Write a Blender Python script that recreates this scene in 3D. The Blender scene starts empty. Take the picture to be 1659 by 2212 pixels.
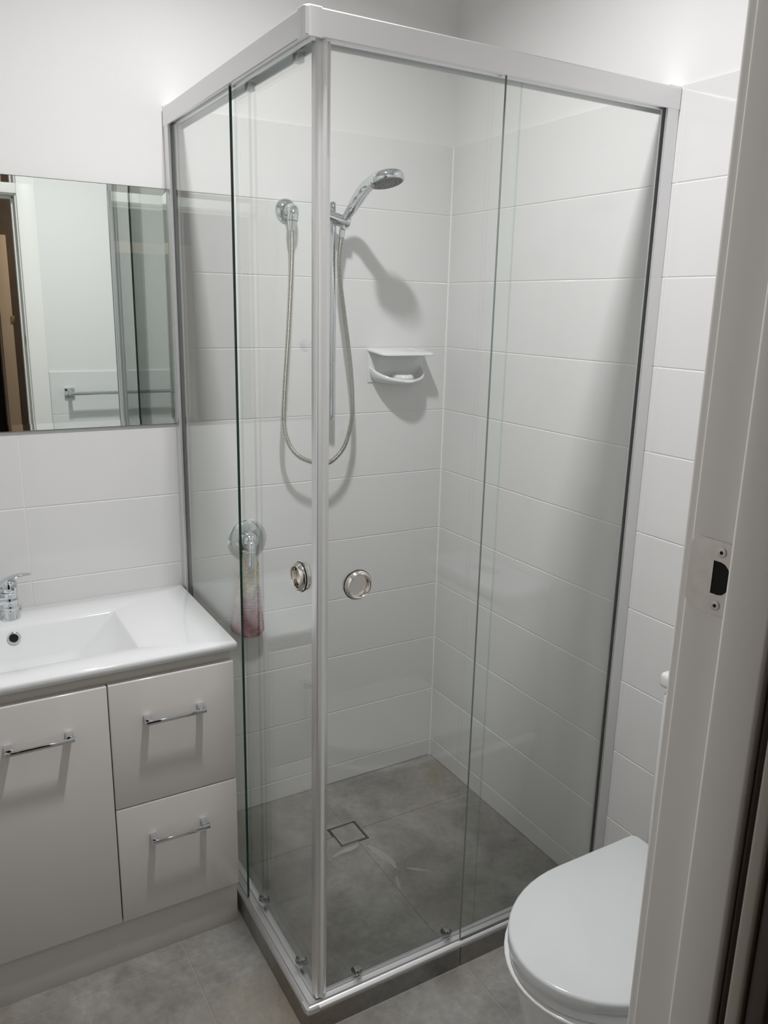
import bpy, bmesh, math, random
from mathutils import Vector, Matrix

# ------------------------------------------------------------------ camera, world, lights, exposure
S = bpy.context.scene
COL = S.collection
rng = random.Random(7)

cam_d = bpy.data.cameras.new('camera')
cam = bpy.data.objects.new('camera', cam_d)
COL.objects.link(cam)
R_ = Vector((0.86572623, -0.5000352, 0.02197476))
U_ = Vector((0.10475556, 0.2239486, 0.96895474))
F_ = Vector((0.48943269, 0.83654756, -0.24625965))
m = Matrix.Identity(4)
for i in range(3):
    m[i][0] = R_[i]; m[i][1] = U_[i]; m[i][2] = -F_[i]
m[0][3], m[1][3], m[2][3] = -1.50266969, -2.19526019, 1.56520475
cam.matrix_world = m
cam_d.sensor_fit = 'HORIZONTAL'
cam_d.sensor_width = 36.0
cam_d.lens = 36.0 * 1739.34 / 1659.0
cam_d.clip_start = 0.02
S.camera = cam

S.view_settings.view_transform = 'Standard'
S.view_settings.look = 'None'
S.view_settings.gamma = 1.0
S.view_settings.use_curve_mapping = False
S.view_settings.exposure = 0.0
S.cycles.transparent_max_bounces = 32
S.cycles.max_bounces = 14
S.cycles.glossy_bounces = 8
S.cycles.diffuse_bounces = 8

w = bpy.data.worlds.new('world'); S.world = w
w.use_nodes = True
w.node_tree.nodes['Background'].inputs[0].default_value = (0.9, 0.95, 1.0, 1)
w.node_tree.nodes['Background'].inputs[1].default_value = 0.0

ZF = -0.024          # floor level
ZC = 2.72            # ceiling level


def area(name, loc, sx, sy, power, colour, rot=(0, 0, 0)):
    d = bpy.data.lights.new(name, 'AREA')
    d.shape = 'RECTANGLE'; d.size = sx; d.size_y = sy
    d.energy = power; d.color = colour
    o = bpy.data.objects.new(name, d); COL.objects.link(o)
    o.location = loc; o.rotation_euler = rot
    return o


area('bathroom_lamp', (-0.889, -0.920, ZC - 0.045), 0.062, 0.115, 20.0, (1.0, 0.982, 0.985))
bpy.data.lights['bathroom_lamp'].spread = math.radians(152)
area('hall_lamp', (-0.55, -2.45, 2.36), 0.25, 0.25, 7.5, (1.0, 0.82, 0.64))


# ------------------------------------------------------------------ materials
def mat(name, base=(0.8, 0.8, 0.8), rough=0.5, metal=0.0, spec=0.5, coat=0.0, bump=None, noise=None, ior=None):
    """principled; bump=(scale, strength, distance); noise=(scale, colour2, amount)"""
    mt = bpy.data.materials.new(name); mt.use_nodes = True
    nt = mt.node_tree; b = nt.nodes['Principled BSDF']
    b.inputs['Base Color'].default_value = (*base, 1)
    b.inputs['Roughness'].default_value = rough
    b.inputs['Metallic'].default_value = metal
    b.inputs['Specular IOR Level'].default_value = spec
    b.inputs['Coat Weight'].default_value = coat
    b.inputs['Coat Roughness'].default_value = 0.03
    if ior: b.inputs['IOR'].default_value = ior
    tc = nt.nodes.new('ShaderNodeTexCoord')
    if noise:
        n = nt.nodes.new('ShaderNodeTexNoise'); n.inputs['Scale'].default_value = noise[0]
        n.inputs['Detail'].default_value = 6
        nt.links.new(tc.outputs['Object'], n.inputs['Vector'])
        r = nt.nodes.new('ShaderNodeValToRGB')
        r.color_ramp.elements[0].position = 0.5 - noise[2]; r.color_ramp.elements[1].position = 0.5 + noise[2]
        r.color_ramp.elements[0].color = (*base, 1); r.color_ramp.elements[1].color = (*noise[1], 1)
        nt.links.new(n.outputs['Fac'], r.inputs['Fac']); nt.links.new(r.outputs['Color'], b.inputs['Base Color'])
    if bump:
        n = nt.nodes.new('ShaderNodeTexNoise'); n.inputs['Scale'].default_value = bump[0]; n.inputs['Detail'].default_value = 3
        nt.links.new(tc.outputs['Object'], n.inputs['Vector'])
        bp = nt.nodes.new('ShaderNodeBump'); bp.inputs['Strength'].default_value = bump[1]
        bp.inputs['Distance'].default_value = bump[2]
        nt.links.new(n.outputs['Fac'], bp.inputs['Height']); nt.links.new(bp.outputs['Normal'], b.inputs['Normal'])
    return mt


M = {}
M['paint'] = mat('white_wall_paint', (0.72, 0.718, 0.712), 0.6, bump=(120, 0.08, 0.001))
M['ceil'] = mat('ceiling_paint', (0.88, 0.88, 0.87), 0.7)
M['tile'] = mat('white_gloss_wall_tile', (0.685, 0.686, 0.682), 0.10, bump=(7, 0.25, 0.0012))
M['grout'] = mat('white_grout', (0.74, 0.74, 0.73), 0.6)
M['fgrout'] = mat('grey_floor_grout', (0.33, 0.32, 0.30), 0.85)
M['silicone'] = mat('white_silicone', (0.82, 0.82, 0.80), 0.35)
M['ceramic'] = mat('white_ceramic', (0.70, 0.715, 0.72), 0.08, coat=0.3)
M['lidplastic'] = mat('white_lid_plastic', (0.56, 0.58, 0.585), 0.14)
M['gloss'] = mat('white_gloss_laminate', (0.66, 0.635, 0.615), 0.10)
M['carcass'] = mat('cabinet_carcass', (0.66, 0.63, 0.58), 0.35)
M['kick'] = mat('white_kickboard', (0.62, 0.60, 0.565), 0.3)
M['chrome'] = mat('chrome', (0.68, 0.71, 0.73), 0.05, 1.0)
M['hose'] = mat('ribbed_hose_metal', (0.60, 0.58, 0.545), 0.28, 1.0)
M['nickel'] = mat('bright_nickel', (0.78, 0.75, 0.71), 0.09, 1.0)
M['alu'] = mat('satin_aluminium', (0.77, 0.77, 0.78), 0.40, 1.0)
M['seal'] = mat('clear_grey_seal', (0.45, 0.47, 0.46), 0.3)
M['rubber'] = mat('black_rubber', (0.02, 0.02, 0.02), 0.6)
M['darkplastic'] = mat('dark_grey_plastic', (0.12, 0.12, 0.115), 0.45)
M['black'] = mat('black_void', (0.004, 0.004, 0.004), 0.9)
M['mirror'] = mat('mirror_silver', (0.83, 0.885, 0.86), 0.0, 1.0)
M['mirroredge'] = mat('mirror_edge', (0.10, 0.12, 0.11), 0.3)
M['door'] = mat('white_gloss_door_paint', (0.76, 0.75, 0.73), 0.32)
M['steel'] = mat('brushed_steel', (0.47, 0.45, 0.42), 0.36, 1.0, noise=(90, (0.55, 0.53, 0.50), 0.25))
M['gunmetal'] = mat('dark_chrome', (0.32, 0.33, 0.33), 0.15, 1.0)
M['brass'] = mat('dull_brass', (0.45, 0.34, 0.18), 0.35, 1.0)
M['brownwall'] = mat('brown_hall_panelling', (0.095, 0.066, 0.050), 0.55, noise=(14, (0.115, 0.082, 0.062), 0.2))
M['darkarch'] = mat('dark_stained_timber', (0.060, 0.045, 0.035), 0.45)
M['midarch'] = mat('weathered_beige_timber', (0.42, 0.40, 0.35), 0.5)
M['tan'] = mat('tan_timber', (0.62, 0.49, 0.375), 0.5, noise=(9, (0.66, 0.52, 0.40), 0.3))
M['plastic'] = mat('white_plastic', (0.80, 0.80, 0.79), 0.2)
M['hallfloor'] = mat('hall_floor_boards', (0.09, 0.065, 0.05), 0.4)


def floor_tile_mat():
    mt = bpy.data.materials.new('grey_stone_look_floor_tile'); mt.use_nodes = True
    nt = mt.node_tree; L = nt.links; b = nt.nodes['Principled BSDF']
    geo = nt.nodes.new('ShaderNodeNewGeometry'); oi = nt.nodes.new('ShaderNodeObjectInfo')
    def noise(sc, det, rough=0.6, dist=0.0):
        n = nt.nodes.new('ShaderNodeTexNoise'); n.inputs['Scale'].default_value = sc
        n.inputs['Detail'].default_value = det; n.inputs['Roughness'].default_value = rough
        n.inputs['Distortion'].default_value = dist
        L.new(geo.outputs['Position'], n.inputs['Vector']); return n
    def ramp(src, p0, c0, p1, c1):
        r = nt.nodes.new('ShaderNodeValToRGB')
        r.color_ramp.elements[0].position = p0; r.color_ramp.elements[1].position = p1
        r.color_ramp.elements[0].color = (*c0, 1); r.color_ramp.elements[1].color = (*c1, 1)
        L.new(src, r.inputs['Fac']); return r
    a = ramp(noise(5.5, 8, 0.65, 0.6).outputs['Fac'], 0.36, (0.195, 0.187, 0.172), 0.66, (0.325, 0.318, 0.30))
    c = ramp(noise(60, 5).outputs['Fac'], 0.35, (0.82, 0.82, 0.82), 0.68, (1.1, 1.1, 1.1))
    mx = nt.nodes.new('ShaderNodeMixRGB'); mx.blend_type = 'MULTIPLY'; mx.inputs['Fac'].default_value = 0.75
    L.new(a.outputs['Color'], mx.inputs['Color1']); L.new(c.outputs['Color'], mx.inputs['Color2'])
    # faint rusty staining
    st = ramp(noise(3.1, 3, 0.5).outputs['Fac'], 0.52, (0, 0, 0), 0.70, (0.5, 0.5, 0.5))
    m2 = nt.nodes.new('ShaderNodeMixRGB'); L.new(st.outputs['Color'], m2.inputs['Fac'])
    L.new(mx.outputs['Color'], m2.inputs['Color1']); m2.inputs['Color2'].default_value = (0.235, 0.190, 0.120, 1)
    L.new(m2.outputs['Color'], b.inputs['Base Color'])
    rr = ramp(noise(9, 4).outputs['Fac'], 0.3, (0.42, 0.42, 0.42), 0.7, (0.6, 0.6, 0.6))
    L.new(rr.outputs['Color'], b.inputs['Roughness'])
    bp = nt.nodes.new('ShaderNodeBump'); bp.inputs['Strength'].default_value = 0.15; bp.inputs['Distance'].default_value = 0.002
    L.new(noise(70, 5).outputs['Fac'], bp.inputs['Height']); L.new(bp.outputs['Normal'], b.inputs['Normal'])
    return mt


M['ftile'] = floor_tile_mat()
M['palemark'] = mat('pale_grey_floor_mark', (0.36, 0.355, 0.335), 0.6)  # flat grey, a little paler than the floor tile


def glass_mat(name, tint):
    mt = bpy.data.materials.new(name); mt.use_nodes = True
    nt = mt.node_tree; nt.nodes.clear(); L = nt.links
    out = nt.nodes.new('ShaderNodeOutputMaterial')
    tr = nt.nodes.new('ShaderNodeBsdfTransparent'); tr.inputs[0].default_value = (*tint, 1)
    gl = nt.nodes.new('ShaderNodeBsdfGlossy'); gl.inputs['Roughness'].default_value = 0.0
    gl.inputs[0].default_value = (0.97, 1.0, 0.98, 1)
    lw = nt.nodes.new('ShaderNodeLayerWeight')          # Facing = 1 - |N.V|
    lw.inputs['Blend'].default_value = 0.5
    pw = nt.nodes.new('ShaderNodeMath'); pw.operation = 'POWER'; pw.inputs[1].default_value = 5
    ml = nt.nodes.new('ShaderNodeMath'); ml.operation = 'MULTIPLY_ADD'
    ml.inputs[1].default_value = 0.95; ml.inputs[2].default_value = 0.038
    mx = nt.nodes.new('ShaderNodeMixShader')
    L.new(lw.outputs['Facing'], pw.inputs[0]); L.new(pw.outputs[0], ml.inputs[0])
    L.new(ml.outputs[0], mx.inputs[0]); L.new(tr.outputs[0], mx.inputs[1]); L.new(gl.outputs[0], mx.inputs[2])
    L.new(mx.outputs[0], out.inputs['Surface'])
    return mt


M['glass'] = glass_mat('clear_safety_glass', (0.989, 0.996, 0.991))
M['glassedge_lit'] = mat('glass_edge_lit_copy', (0.17, 0.205, 0.19), 0.25, ior=1.5)  # same glass as the green edge; reflected brightness painted in as paler grey
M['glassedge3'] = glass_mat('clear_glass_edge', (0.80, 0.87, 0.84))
M['glassedge'] = mat('green_glass_edge', (0.010, 0.045, 0.035), 0.06, ior=1.5)


def mitt_mat():
    mt = bpy.data.materials.new('ombre_knitted_nylon'); mt.use_nodes = True
    nt = mt.node_tree; L = nt.links; b = nt.nodes['Principled BSDF']; b.inputs['Roughness'].default_value = 0.8
    g = nt.nodes.new('ShaderNodeTexCoord'); sp = nt.nodes.new('ShaderNodeSeparateXYZ')
    L.new(g.outputs['Object'], sp.inputs[0])
    n = nt.nodes.new('ShaderNodeTexNoise'); n.inputs['Scale'].default_value = 26; n.inputs['Detail'].default_value = 3
    L.new(g.outputs['Object'], n.inputs['Vector'])
    # height fraction 0 bottom .. 1 top, shifted sideways so the bands run obliquely
    a = nt.nodes.new('ShaderNodeMath'); a.operation = 'MULTIPLY_ADD'; a.inputs[1].default_value = 1 / 0.27; a.inputs[2].default_value = 1.0
    L.new(sp.outputs['Z'], a.inputs[0])
    a2 = nt.nodes.new('ShaderNodeMath'); a2.operation = 'MULTIPLY_ADD'; a2.inputs[1].default_value = -1.9
    L.new(sp.outputs['X'], a2.inputs[0]); L.new(a.outputs[0], a2.inputs[2])
    a3 = nt.nodes.new('ShaderNodeMath'); a3.operation = 'MULTIPLY_ADD'; a3.inputs[1].default_value = 0.30
    L.new(n.outputs['Fac'], a3.inputs[0]); L.new(a2.outputs[0], a3.inputs[2])
    r = nt.nodes.new('ShaderNodeValToRGB'); cr = r.color_ramp
    cr.elements[0].position = 0.16; cr.elements[0].color = (0.34, 0.135, 0.155, 1)
    cr.elements[1].position = 1.0; cr.elements[1].color = (0.56, 0.51, 0.40, 1)
    for p, c in ((0.42, (0.32, 0.12, 0.15, 1)), (0.50, (0.42, 0.29, 0.33, 1)), (0.63, (0.45, 0.33, 0.36, 1)), (0.70, (0.60, 0.55, 0.44, 1))):
        e = cr.elements.new(p); e.color = c
    L.new(a3.outputs[0], r.inputs['Fac']); L.new(r.outputs['Color'], b.inputs['Base Color'])
    return mt


M['mitt'] = mitt_mat()


# ------------------------------------------------------------------ mesh helpers
def obj(name, bm, mats, parent=None, smooth=False, angle=None):
    me = bpy.data.meshes.new(name)
    bmesh.ops.recalc_face_normals(bm, faces=bm.faces[:])
    bm.to_mesh(me); bm.free()
    for mm in (mats if isinstance(mats, (list, tuple)) else [mats]):
        me.materials.append(M[mm])
    if smooth:
        for p in me.polygons: p.use_smooth = True
        me.set_sharp_from_angle(angle=math.radians(angle or 40))
    o = bpy.data.objects.new(name, me); COL.objects.link(o)
    if parent is not None:
        o.parent = parent
        o.matrix_parent_inverse = Matrix.Translation(-world_loc(parent))
    return o


def world_loc(o):
    v = o.location.copy()
    while o.parent is not None:
        v = v + Vector((0, 0, 0)); break
    return v


def thing(name, loc, label, cat, group=None):
    o = bpy.data.objects.new(name, None); COL.objects.link(o)
    o.location = loc; o.empty_display_size = 0.05
    o['label'] = label; o['category'] = cat
    if group: o['group'] = group
    return o


def tag(o, label, cat, group=None):
    o['label'] = label; o['category'] = cat
    if group: o['group'] = group
    return o


def struct(o):
    o['kind'] = 'structure'; return o


def box(bm, x0, x1, y0, y1, z0, z1, bev=0.0, seg=2, mi=0):
    vs = [bm.verts.new((x, y, z)) for x in (x0, x1) for y in (y0, y1) for z in (z0, z1)]
    idx = [(0, 1, 3, 2), (4, 6, 7, 5), (0, 4, 5, 1), (2, 3, 7, 6), (0, 2, 6, 4), (1, 5, 7, 3)]
    fs = [bm.faces.new([vs[i] for i in f]) for f in idx]
    for f in fs: f.material_index = mi
    if bev > 0:
        es = list({e for f in fs for e in f.edges})
        r = bmesh.ops.bevel(bm, geom=es, offset=bev, segments=seg, affect='EDGES', profile=0.5)
        for f in r['faces']: f.material_index = mi
    return fs


def bxo(name, mats, parent, *a, bev=0.0, seg=2, smooth=False):
    bm = bmesh.new(); box(bm, *a, bev=bev, seg=seg)
    return obj(name, bm, mats, parent, smooth=smooth or bev > 0, angle=35)


def frame_of(d):
    d = d.normalized(); a = Vector((0, 0, 1)) if abs(d.z) < 0.9 else Vector((1, 0, 0))
    u = d.cross(a).normalized(); v = d.cross(u).normalized()
    return u, v


def tube(bm, pts, radii, n=16, caps=True, mi=0, squash=None):
    """sweep circle along points; parallel transport"""
    pts = [Vector(p) for p in pts]
    rings = []; u = None
    for i, p in enumerate(pts):
        d = (pts[min(i + 1, len(pts) - 1)] - pts[max(i - 1, 0)])
        if d.length < 1e-9: d = Vector((0, 0, 1))
        d.normalize()
        if u is None: u, v = frame_of(d)
        else:
            u = (u - d * u.dot(d)).normalized(); v = d.cross(u).normalized()
        r = radii[i] if isinstance(radii, (list, tuple)) else radii
        su, sv = squash if squash else (1, 1)
        rings.append([bm.verts.new(p + u * (math.cos(t) * r * su) + v * (math.sin(t) * r * sv)) for t in (2 * math.pi * k / n for k in range(n))])
    for a, b in zip(rings, rings[1:]):
        for k in range(n):
            f = bm.faces.new([a[k], a[(k + 1) % n], b[(k + 1) % n], b[k]]); f.material_index = mi
    if caps:
        for rg in (rings[0], rings[-1]):
            f = bm.faces.new(rg); f.material_index = mi
    return rings


def lathe(bm, org, axis, prof, n=32, mi=0):
    """prof: list of (radius, height along axis)"""
    org = Vector(org); axis = Vector(axis).normalized(); u, v = frame_of(axis)
    rings = []
    for r, h in prof:
        if r < 1e-6: rings.append([bm.verts.new(org + axis * h)])
        else: rings.append([bm.verts.new(org + axis * h + (u * math.cos(t) + v * math.sin(t)) * r) for t in (2 * math.pi * k / n for k in range(n))])
    for a, b in zip(rings, rings[1:]):
        for k in range(n):
            if len(a) == 1 and len(b) == 1: continue
            if len(a) == 1: vs = [a[0], b[(k + 1) % n], b[k]]
            elif len(b) == 1: vs = [a[k], a[(k + 1) % n], b[0]]
            else: vs = [a[k], a[(k + 1) % n], b[(k + 1) % n], b[k]]
            f = bm.faces.new(vs); f.material_index = mi
    return rings


def loft(bm, loops, cap0=True, cap1=True, mi=0):
    rs = [[bm.verts.new(p) for p in L] for L in loops]
    n = len(rs[0])
    for a, b in zip(rs, rs[1:]):
        for k in range(n):
            f = bm.faces.new([a[k], a[(k + 1) % n], b[(k + 1) % n], b[k]]); f.material_index = mi
    if cap0: bm.faces.new(rs[0]).material_index = mi
    if cap1: bm.faces.new(rs[-1]).material_index = mi
    return rs


def catmull(pts, step):
    P = [Vector(p) for p in pts]; P = [P[0] * 2 - P[1]] + P + [P[-1] * 2 - P[-2]]
    dense = []
    for i in range(1, len(P) - 2):
        for k in range(40):
            t = k / 40; a, b, c, d = P[i - 1], P[i], P[i + 1], P[i + 2]
            dense.append(0.5 * ((2 * b) + (c - a) * t + (2 * a - 5 * b + 4 * c - d) * t * t + (3 * b - a - 3 * c + d) * t ** 3))
    dense.append(P[-2]); out = [dense[0]]; acc = 0
    for a, b in zip(dense, dense[1:]):
        seg = (b - a).length
        while acc + seg >= step and seg > 1e-9:
            t = (step - acc) / seg; a = a + (b - a) * t; out.append(a.copy()); seg = (b - a).length; acc = 0
        acc += seg
    return out


def rrect(cx, cy, hx, hy, r, z, n=6):
    """rounded rectangle loop, counter-clockwise"""
    out = []
    for sx, sy, a0 in ((1, 1, 0), (-1, 1, 90), (-1, -1, 180), (1, -1, 270)):
        for k in range(n + 1):
            a = math.radians(a0 + 90 * k / n)
            out.append((cx + sx * (hx - r) + r * math.cos(a), cy + sy * (hy - r) + r * math.sin(a), z))
    return out


# ------------------------------------------------------------------ room shell
XL = -1.83      # left wall face
DW = -1.835     # bathroom face of the door wall (paint)
DH = -1.918     # hall face of the door wall
JX = -1.04      # strike side jamb face
HX = -1.78      # hinge side jamb face
DT = 2.0        # underside of the door head

TH, P0 = 0.2, 0.0444                    # tile course height, first joint above the floor
ZT = P0 + 10 * TH                       # top of the shower tiling
ZM = P0 + 6 * TH                        # top of the low tiling

wb = struct(bxo('wall_back', 'paint', None, XL - 0.1, 0.1, 0.006, 0.1, ZF - 0.1, ZC + 0.1))
wr = struct(bxo('wall_right', 'paint', None, 0.006, 0.1, DW - 0.08, 0.006, ZF - 0.1, ZC + 0.1))
wl = struct(bxo('wall_left', 'paint', None, XL - 0.1, XL, DW - 0.08, 0.006, ZF - 0.1, ZC + 0.1))
bm = bmesh.new()
box(bm, JX + 0.018, 0.006, DH, DW, ZF - 0.1, ZC + 0.1)
box(bm, HX - 0.018, JX + 0.018, DH, DW, DT + 0.018, ZC + 0.1)
box(bm, XL - 0.1, HX - 0.018, DH, DW, ZF - 0.1, ZC + 0.1)
wf = struct(obj('wall_front', bm, 'paint'))
fl = struct(bxo('floor', 'fgrout', None, XL - 0.1, 0.1, DH, 0.1, ZF - 0.1, ZF - 0.0015))
ce = struct(bxo('ceiling', 'ceil', None, XL - 0.1, 0.1, DH, 0.1, ZC, ZC + 0.1))

# ---- wall tiles: real pieces, 600 x 200, 2 mm joints, eased edges
tile_cache = {}


def tile_mesh(wd, hg, th, bev, key):
    k = (round(wd, 4), round(hg, 4), key)
    if k not in tile_cache:
        b = bmesh.new(); fs = box(b, -wd / 2, wd / 2, -th, 0, -hg / 2, hg / 2)
        es = [e for e in b.edges if all(abs(v.co.y) < 1e-9 for v in e.verts)] if False else \
             [e for e in b.edges if all(v.co.y < -th + 1e-9 for v in e.verts)]
        bmesh.ops.bevel(b, geom=es, offset=bev, segments=2, affect='EDGES', profile=0.5)
        bmesh.ops.recalc_face_normals(b, faces=b.faces[:])
        me = bpy.data.meshes.new('tile'); b.to_mesh(me); b.free()
        me.materials.append(M['tile'])
        tile_cache[k] = me
    return tile_cache[k]


def lay_tiles(parent, to_world, u0, u1, rows, cuts, rotz, gap=0.002):
    """to_world(u, z) gives the centre point on the tile's back plane"""
    us = [u0] + [c for c in cuts if u0 < c < u1] + [u1]
    for z0, z1 in rows:
        for a, b in zip(us, us[1:]):
            wd, hg = b - a - gap, z1 - z0 - gap
            o = bpy.data.objects.new('tile', tile_mesh(wd, hg, 0.006, 0.0017, 'w'))
            COL.objects.link(o); o.parent = parent
            o.location = to_world((a + b) / 2, (z0 + z1) / 2)
            o.rotation_euler = (rng.uniform(-0.0012, 0.0012), 0, rotz + rng.uniform(-0.0006, 0.0006))


def rows(z_top_k):
    return [(ZF, P0)] + [(P0 + k * TH, P0 + (k + 1) * TH) for k in range(z_top_k)]


# back wall: shower part full height, rest to the mirror's foot
cuts_b = [-1.288, -0.688]
lay_tiles(wb, lambda u, z: (u, 0.006, z), XL, -0.001, rows(6), cuts_b, 0)
lay_tiles(wb, lambda u, z: (u, 0.006, z), -0.888, -0.001, [(P0 + k * TH, P0 + (k + 1) * TH) for k in range(6, 10)], cuts_b, 0)
# right wall
lay_tiles(wr, lambda u, z: (0.006, u, z), -0.87, -0.001, rows(10), [], -math.pi / 2)
lay_tiles(wr, lambda u, z: (0.006, u, z), DW + 0.001, -0.87, rows(10), [-1.2], -math.pi / 2)
# door wall beside the door
lay_tiles(wf, lambda u, z: (u, DW, z), -0.956, -0.001, rows(6), [-0.6], math.pi)
# left wall
lay_tiles(wl, lambda u, z: (XL, u, z), DW + 0.001, -0.001, rows(6), [-0.6, -1.2], math.pi / 2)


def grout(parent, *a):
    return bxo('grout', 'grout', parent, *a)


grout(wb, XL, 0.0, 0.0011, 0.006, ZF, ZM - 0.001)
grout(wb, -0.888, 0.0, 0.0011, 0.006, ZM - 0.001, ZT - 0.001)
grout(wr, 0.0011, 0.006, DW, 0.0, ZF, ZT - 0.001)
grout(wf, -0.956, 0.0, DW, DW + 0.0049, ZF, ZM - 0.001)
grout(wl, XL, XL + 0.0049, DW, 0.0, ZF, ZM - 0.001)
bm = bmesh.new(); tube(bm, [(-0.0015, -0.0015, ZF), (-0.0015, -0.0015, ZT)], 0.003, 8)
obj('silicone_bead', bm, 'silicone', wb, smooth=True)

# ---- floor tiles
def ftile(x0, x1, y0, y1, th=0.006):
    g = 0.0012
    b = bmesh.new(); box(b, x0 + g, x1 - g, y0 + g, y1 - g, ZF - th, ZF)
    es = [e for e in b.edges if all(v.co.z > ZF - 1e-6 for v in e.verts)]
    bmesh.ops.bevel(b, geom=es, offset=0.0008, segments=1, affect='EDGES')
    return obj('tile', b, 'ftile', fl)


DR = (-0.479, -0.268, 0.048)           # floor waste centre and half size
xs = [XL, -1.655, -1.057, -0.888]
for a, b_ in zip(xs, xs[1:]):
    for c, d in ((DH, -1.11), (-1.11, -0.51), (-0.51, 0.0)):
        ftile(a, b_, c, d)
for a, b_ in ((-0.888, -0.458), (-0.458, 0.0)):
    for c, d in ((DH, -1.46), (-1.46, -0.862)):
        ftile(a, b_, c, d)
x0, y0, hs = DR[0] - DR[2], DR[1], DR[2]
dx0, dx1, dy0, dy1 = DR[0] - hs, DR[0] + hs, DR[1] - hs, DR[1] + hs
def ptile(pts, th=0.006):
    # tile from a counter-clockwise outline, inset by half a joint
    n = len(pts); g = 0.0011; out = []
    for i in range(n):
        p, a, b = Vector(pts[i]), Vector(pts[i - 1]), Vector(pts[(i + 1) % n])
        d0 = (p - a).normalized(); d1 = (b - p).normalized()
        out.append(p + Vector((-d0.y, d0.x)) * g + Vector((-d1.y, d1.x)) * g)
    b = bmesh.new()
    lo = [b.verts.new((q.x, q.y, ZF - th)) for q in out]; up = [b.verts.new((q.x, q.y, ZF)) for q in out]
    for i in range(n): b.faces.new([lo[i], lo[(i + 1) % n], up[(i + 1) % n], up[i]])
    top = b.faces.new(up)
    bmesh.ops.triangulate(b, faces=[top])
    return obj('tile', b, 'ftile', fl)


GX, GY = -0.469, -0.262
ptile([(-0.888, GY), (dx0, GY), (dx0, dy1), (GX, dy1), (GX, 0.0), (-0.888, 0.0)])
ptile([(0.0, GY), (0.0, 0.0), (GX, 0.0), (GX, dy1), (dx1, dy1), (dx1, GY)])
ptile([(-0.888, -0.862), (GX, -0.862), (GX, dy0), (dx0, dy0), (dx0, GY), (-0.888, GY)])
ptile([(GX, -0.862), (0.0, -0.862), (0.0, GY), (dx1, GY), (dx1, dy0), (GX, dy0)])

# thin pale grey marks laid next to the floor waste
bm = bmesh.new()
def streak(pts, wid):
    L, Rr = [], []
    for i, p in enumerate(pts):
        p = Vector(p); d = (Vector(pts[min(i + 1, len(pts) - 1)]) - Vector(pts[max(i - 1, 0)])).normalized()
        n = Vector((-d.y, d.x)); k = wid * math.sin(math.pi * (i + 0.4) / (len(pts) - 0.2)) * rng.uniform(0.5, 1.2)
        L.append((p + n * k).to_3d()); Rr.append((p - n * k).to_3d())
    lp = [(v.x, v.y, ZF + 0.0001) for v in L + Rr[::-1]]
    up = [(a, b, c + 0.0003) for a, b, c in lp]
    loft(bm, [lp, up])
streak([(-0.452, -0.345), (-0.442, -0.38), (-0.432, -0.42), (-0.425, -0.45), (-0.428, -0.475)], 0.0120)
streak([(-0.445, -0.505), (-0.455, -0.53), (-0.461, -0.552)], 0.0060)
streak([(-0.40, -0.49), (-0.375, -0.51), (-0.35, -0.53)], 0.0055)
streak([(-0.57, -0.345), (-0.545, -0.337), (-0.515, -0.335), (-0.485, -0.333), (-0.475, -0.325)], 0.0095)
sm = obj('pale_mark', bm, 'palemark', fl)

# ---- hob under the shower screen
bm = bmesh.new(); box(bm, -0.884, -0.848, -0.854, 0.0, ZF, 0.030, bev=0.001, seg=1)
hob = struct(obj('trim_1', bm, 'fgrout'))
def hobtile(*a):
    return bxo('tile', 'ftile', hob, *a, bev=0.0008, seg=1)
for a, b_ in ((-0.8898, -0.4735), (-0.4715, -0.001)):
    hobtile(a, b_, -0.8605, -0.8545, ZF, 0.0295)
for a, b_ in ((-0.8545, -0.513), (-0.511, -0.001)):
    hobtile(-0.890, -0.8845, a, b_, ZF, 0.0295)
bm = bmesh.new(); box(bm, -0.8840, -0.0, -0.854, -0.820, ZF, 0.030, bev=0.001, seg=1)
hb = obj('hob_core', bm, 'fgrout', hob)

# ------------------------------------------------------------------ door frame
df = bpy.data.objects.new('door_1', None); COL.objects.link(df); df.location = (JX, (DW + DH) / 2, ZF); df['kind'] = 'structure'
YR = -1.8735                             # back of the rebate
YE = -1.909                              # hall end of the white jamb
bm = bmesh.new()
box(bm, JX, JX + 0.018, YE, DW + 0.002, ZF, DT + 0.018, bev=0.0025, seg=3)
obj('jamb', bm, 'door', df, smooth=True)
bm = bmesh.new(); box(bm, HX - 0.018, HX, YE, DW + 0.002, ZF, DT + 0.018, bev=0.0025, seg=3)
obj('jamb', bm, 'door', df, smooth=True)
bm = bmesh.new(); box(bm, HX, JX, YE, DW + 0.002, DT, DT + 0.018, bev=0.0025, seg=3)
obj('head_jamb', bm, 'door', df, smooth=True)
bm = bmesh.new(); box(bm, JX - 0.012, JX, YE, YR, ZF, DT, bev=0.0032, seg=3)
obj('door_stop', bm, 'door', df, smooth=True)
bm = bmesh.new(); box(bm, HX, HX + 0.012, YE, YR, ZF, DT, bev=0.003, seg=2)
obj('door_stop', bm, 'door', df, smooth=True)
bm = bmesh.new(); box(bm, HX, JX, YE, YR, DT - 0.012, DT, bev=0.003, seg=2)
obj('door_stop', bm, 'door', df, smooth=True)
# bathroom-side architrave
def prof_v(x0, x1, y0, y1, z0, z1, name, mt, parent, bev=0.004):
    bm = bmesh.new(); box(bm, x0, x1, y0, y1, z0, z1, bev=bev, seg=3)
    return obj(name, bm, mt, parent, smooth=True)
prof_v(JX + 0.006, JX + 0.082, DW, DW + 0.014, ZF, DT + 0.082, 'architrave', 'door', df)
prof_v(HX - 0.050, HX - 0.006, DW, DW + 0.014, ZF, DT + 0.082, 'architrave', 'door', df)
prof_v(HX - 0.006, JX + 0.006, DW, DW + 0.014, DT + 0.006, DT + 0.082, 'architrave', 'door', df)
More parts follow.
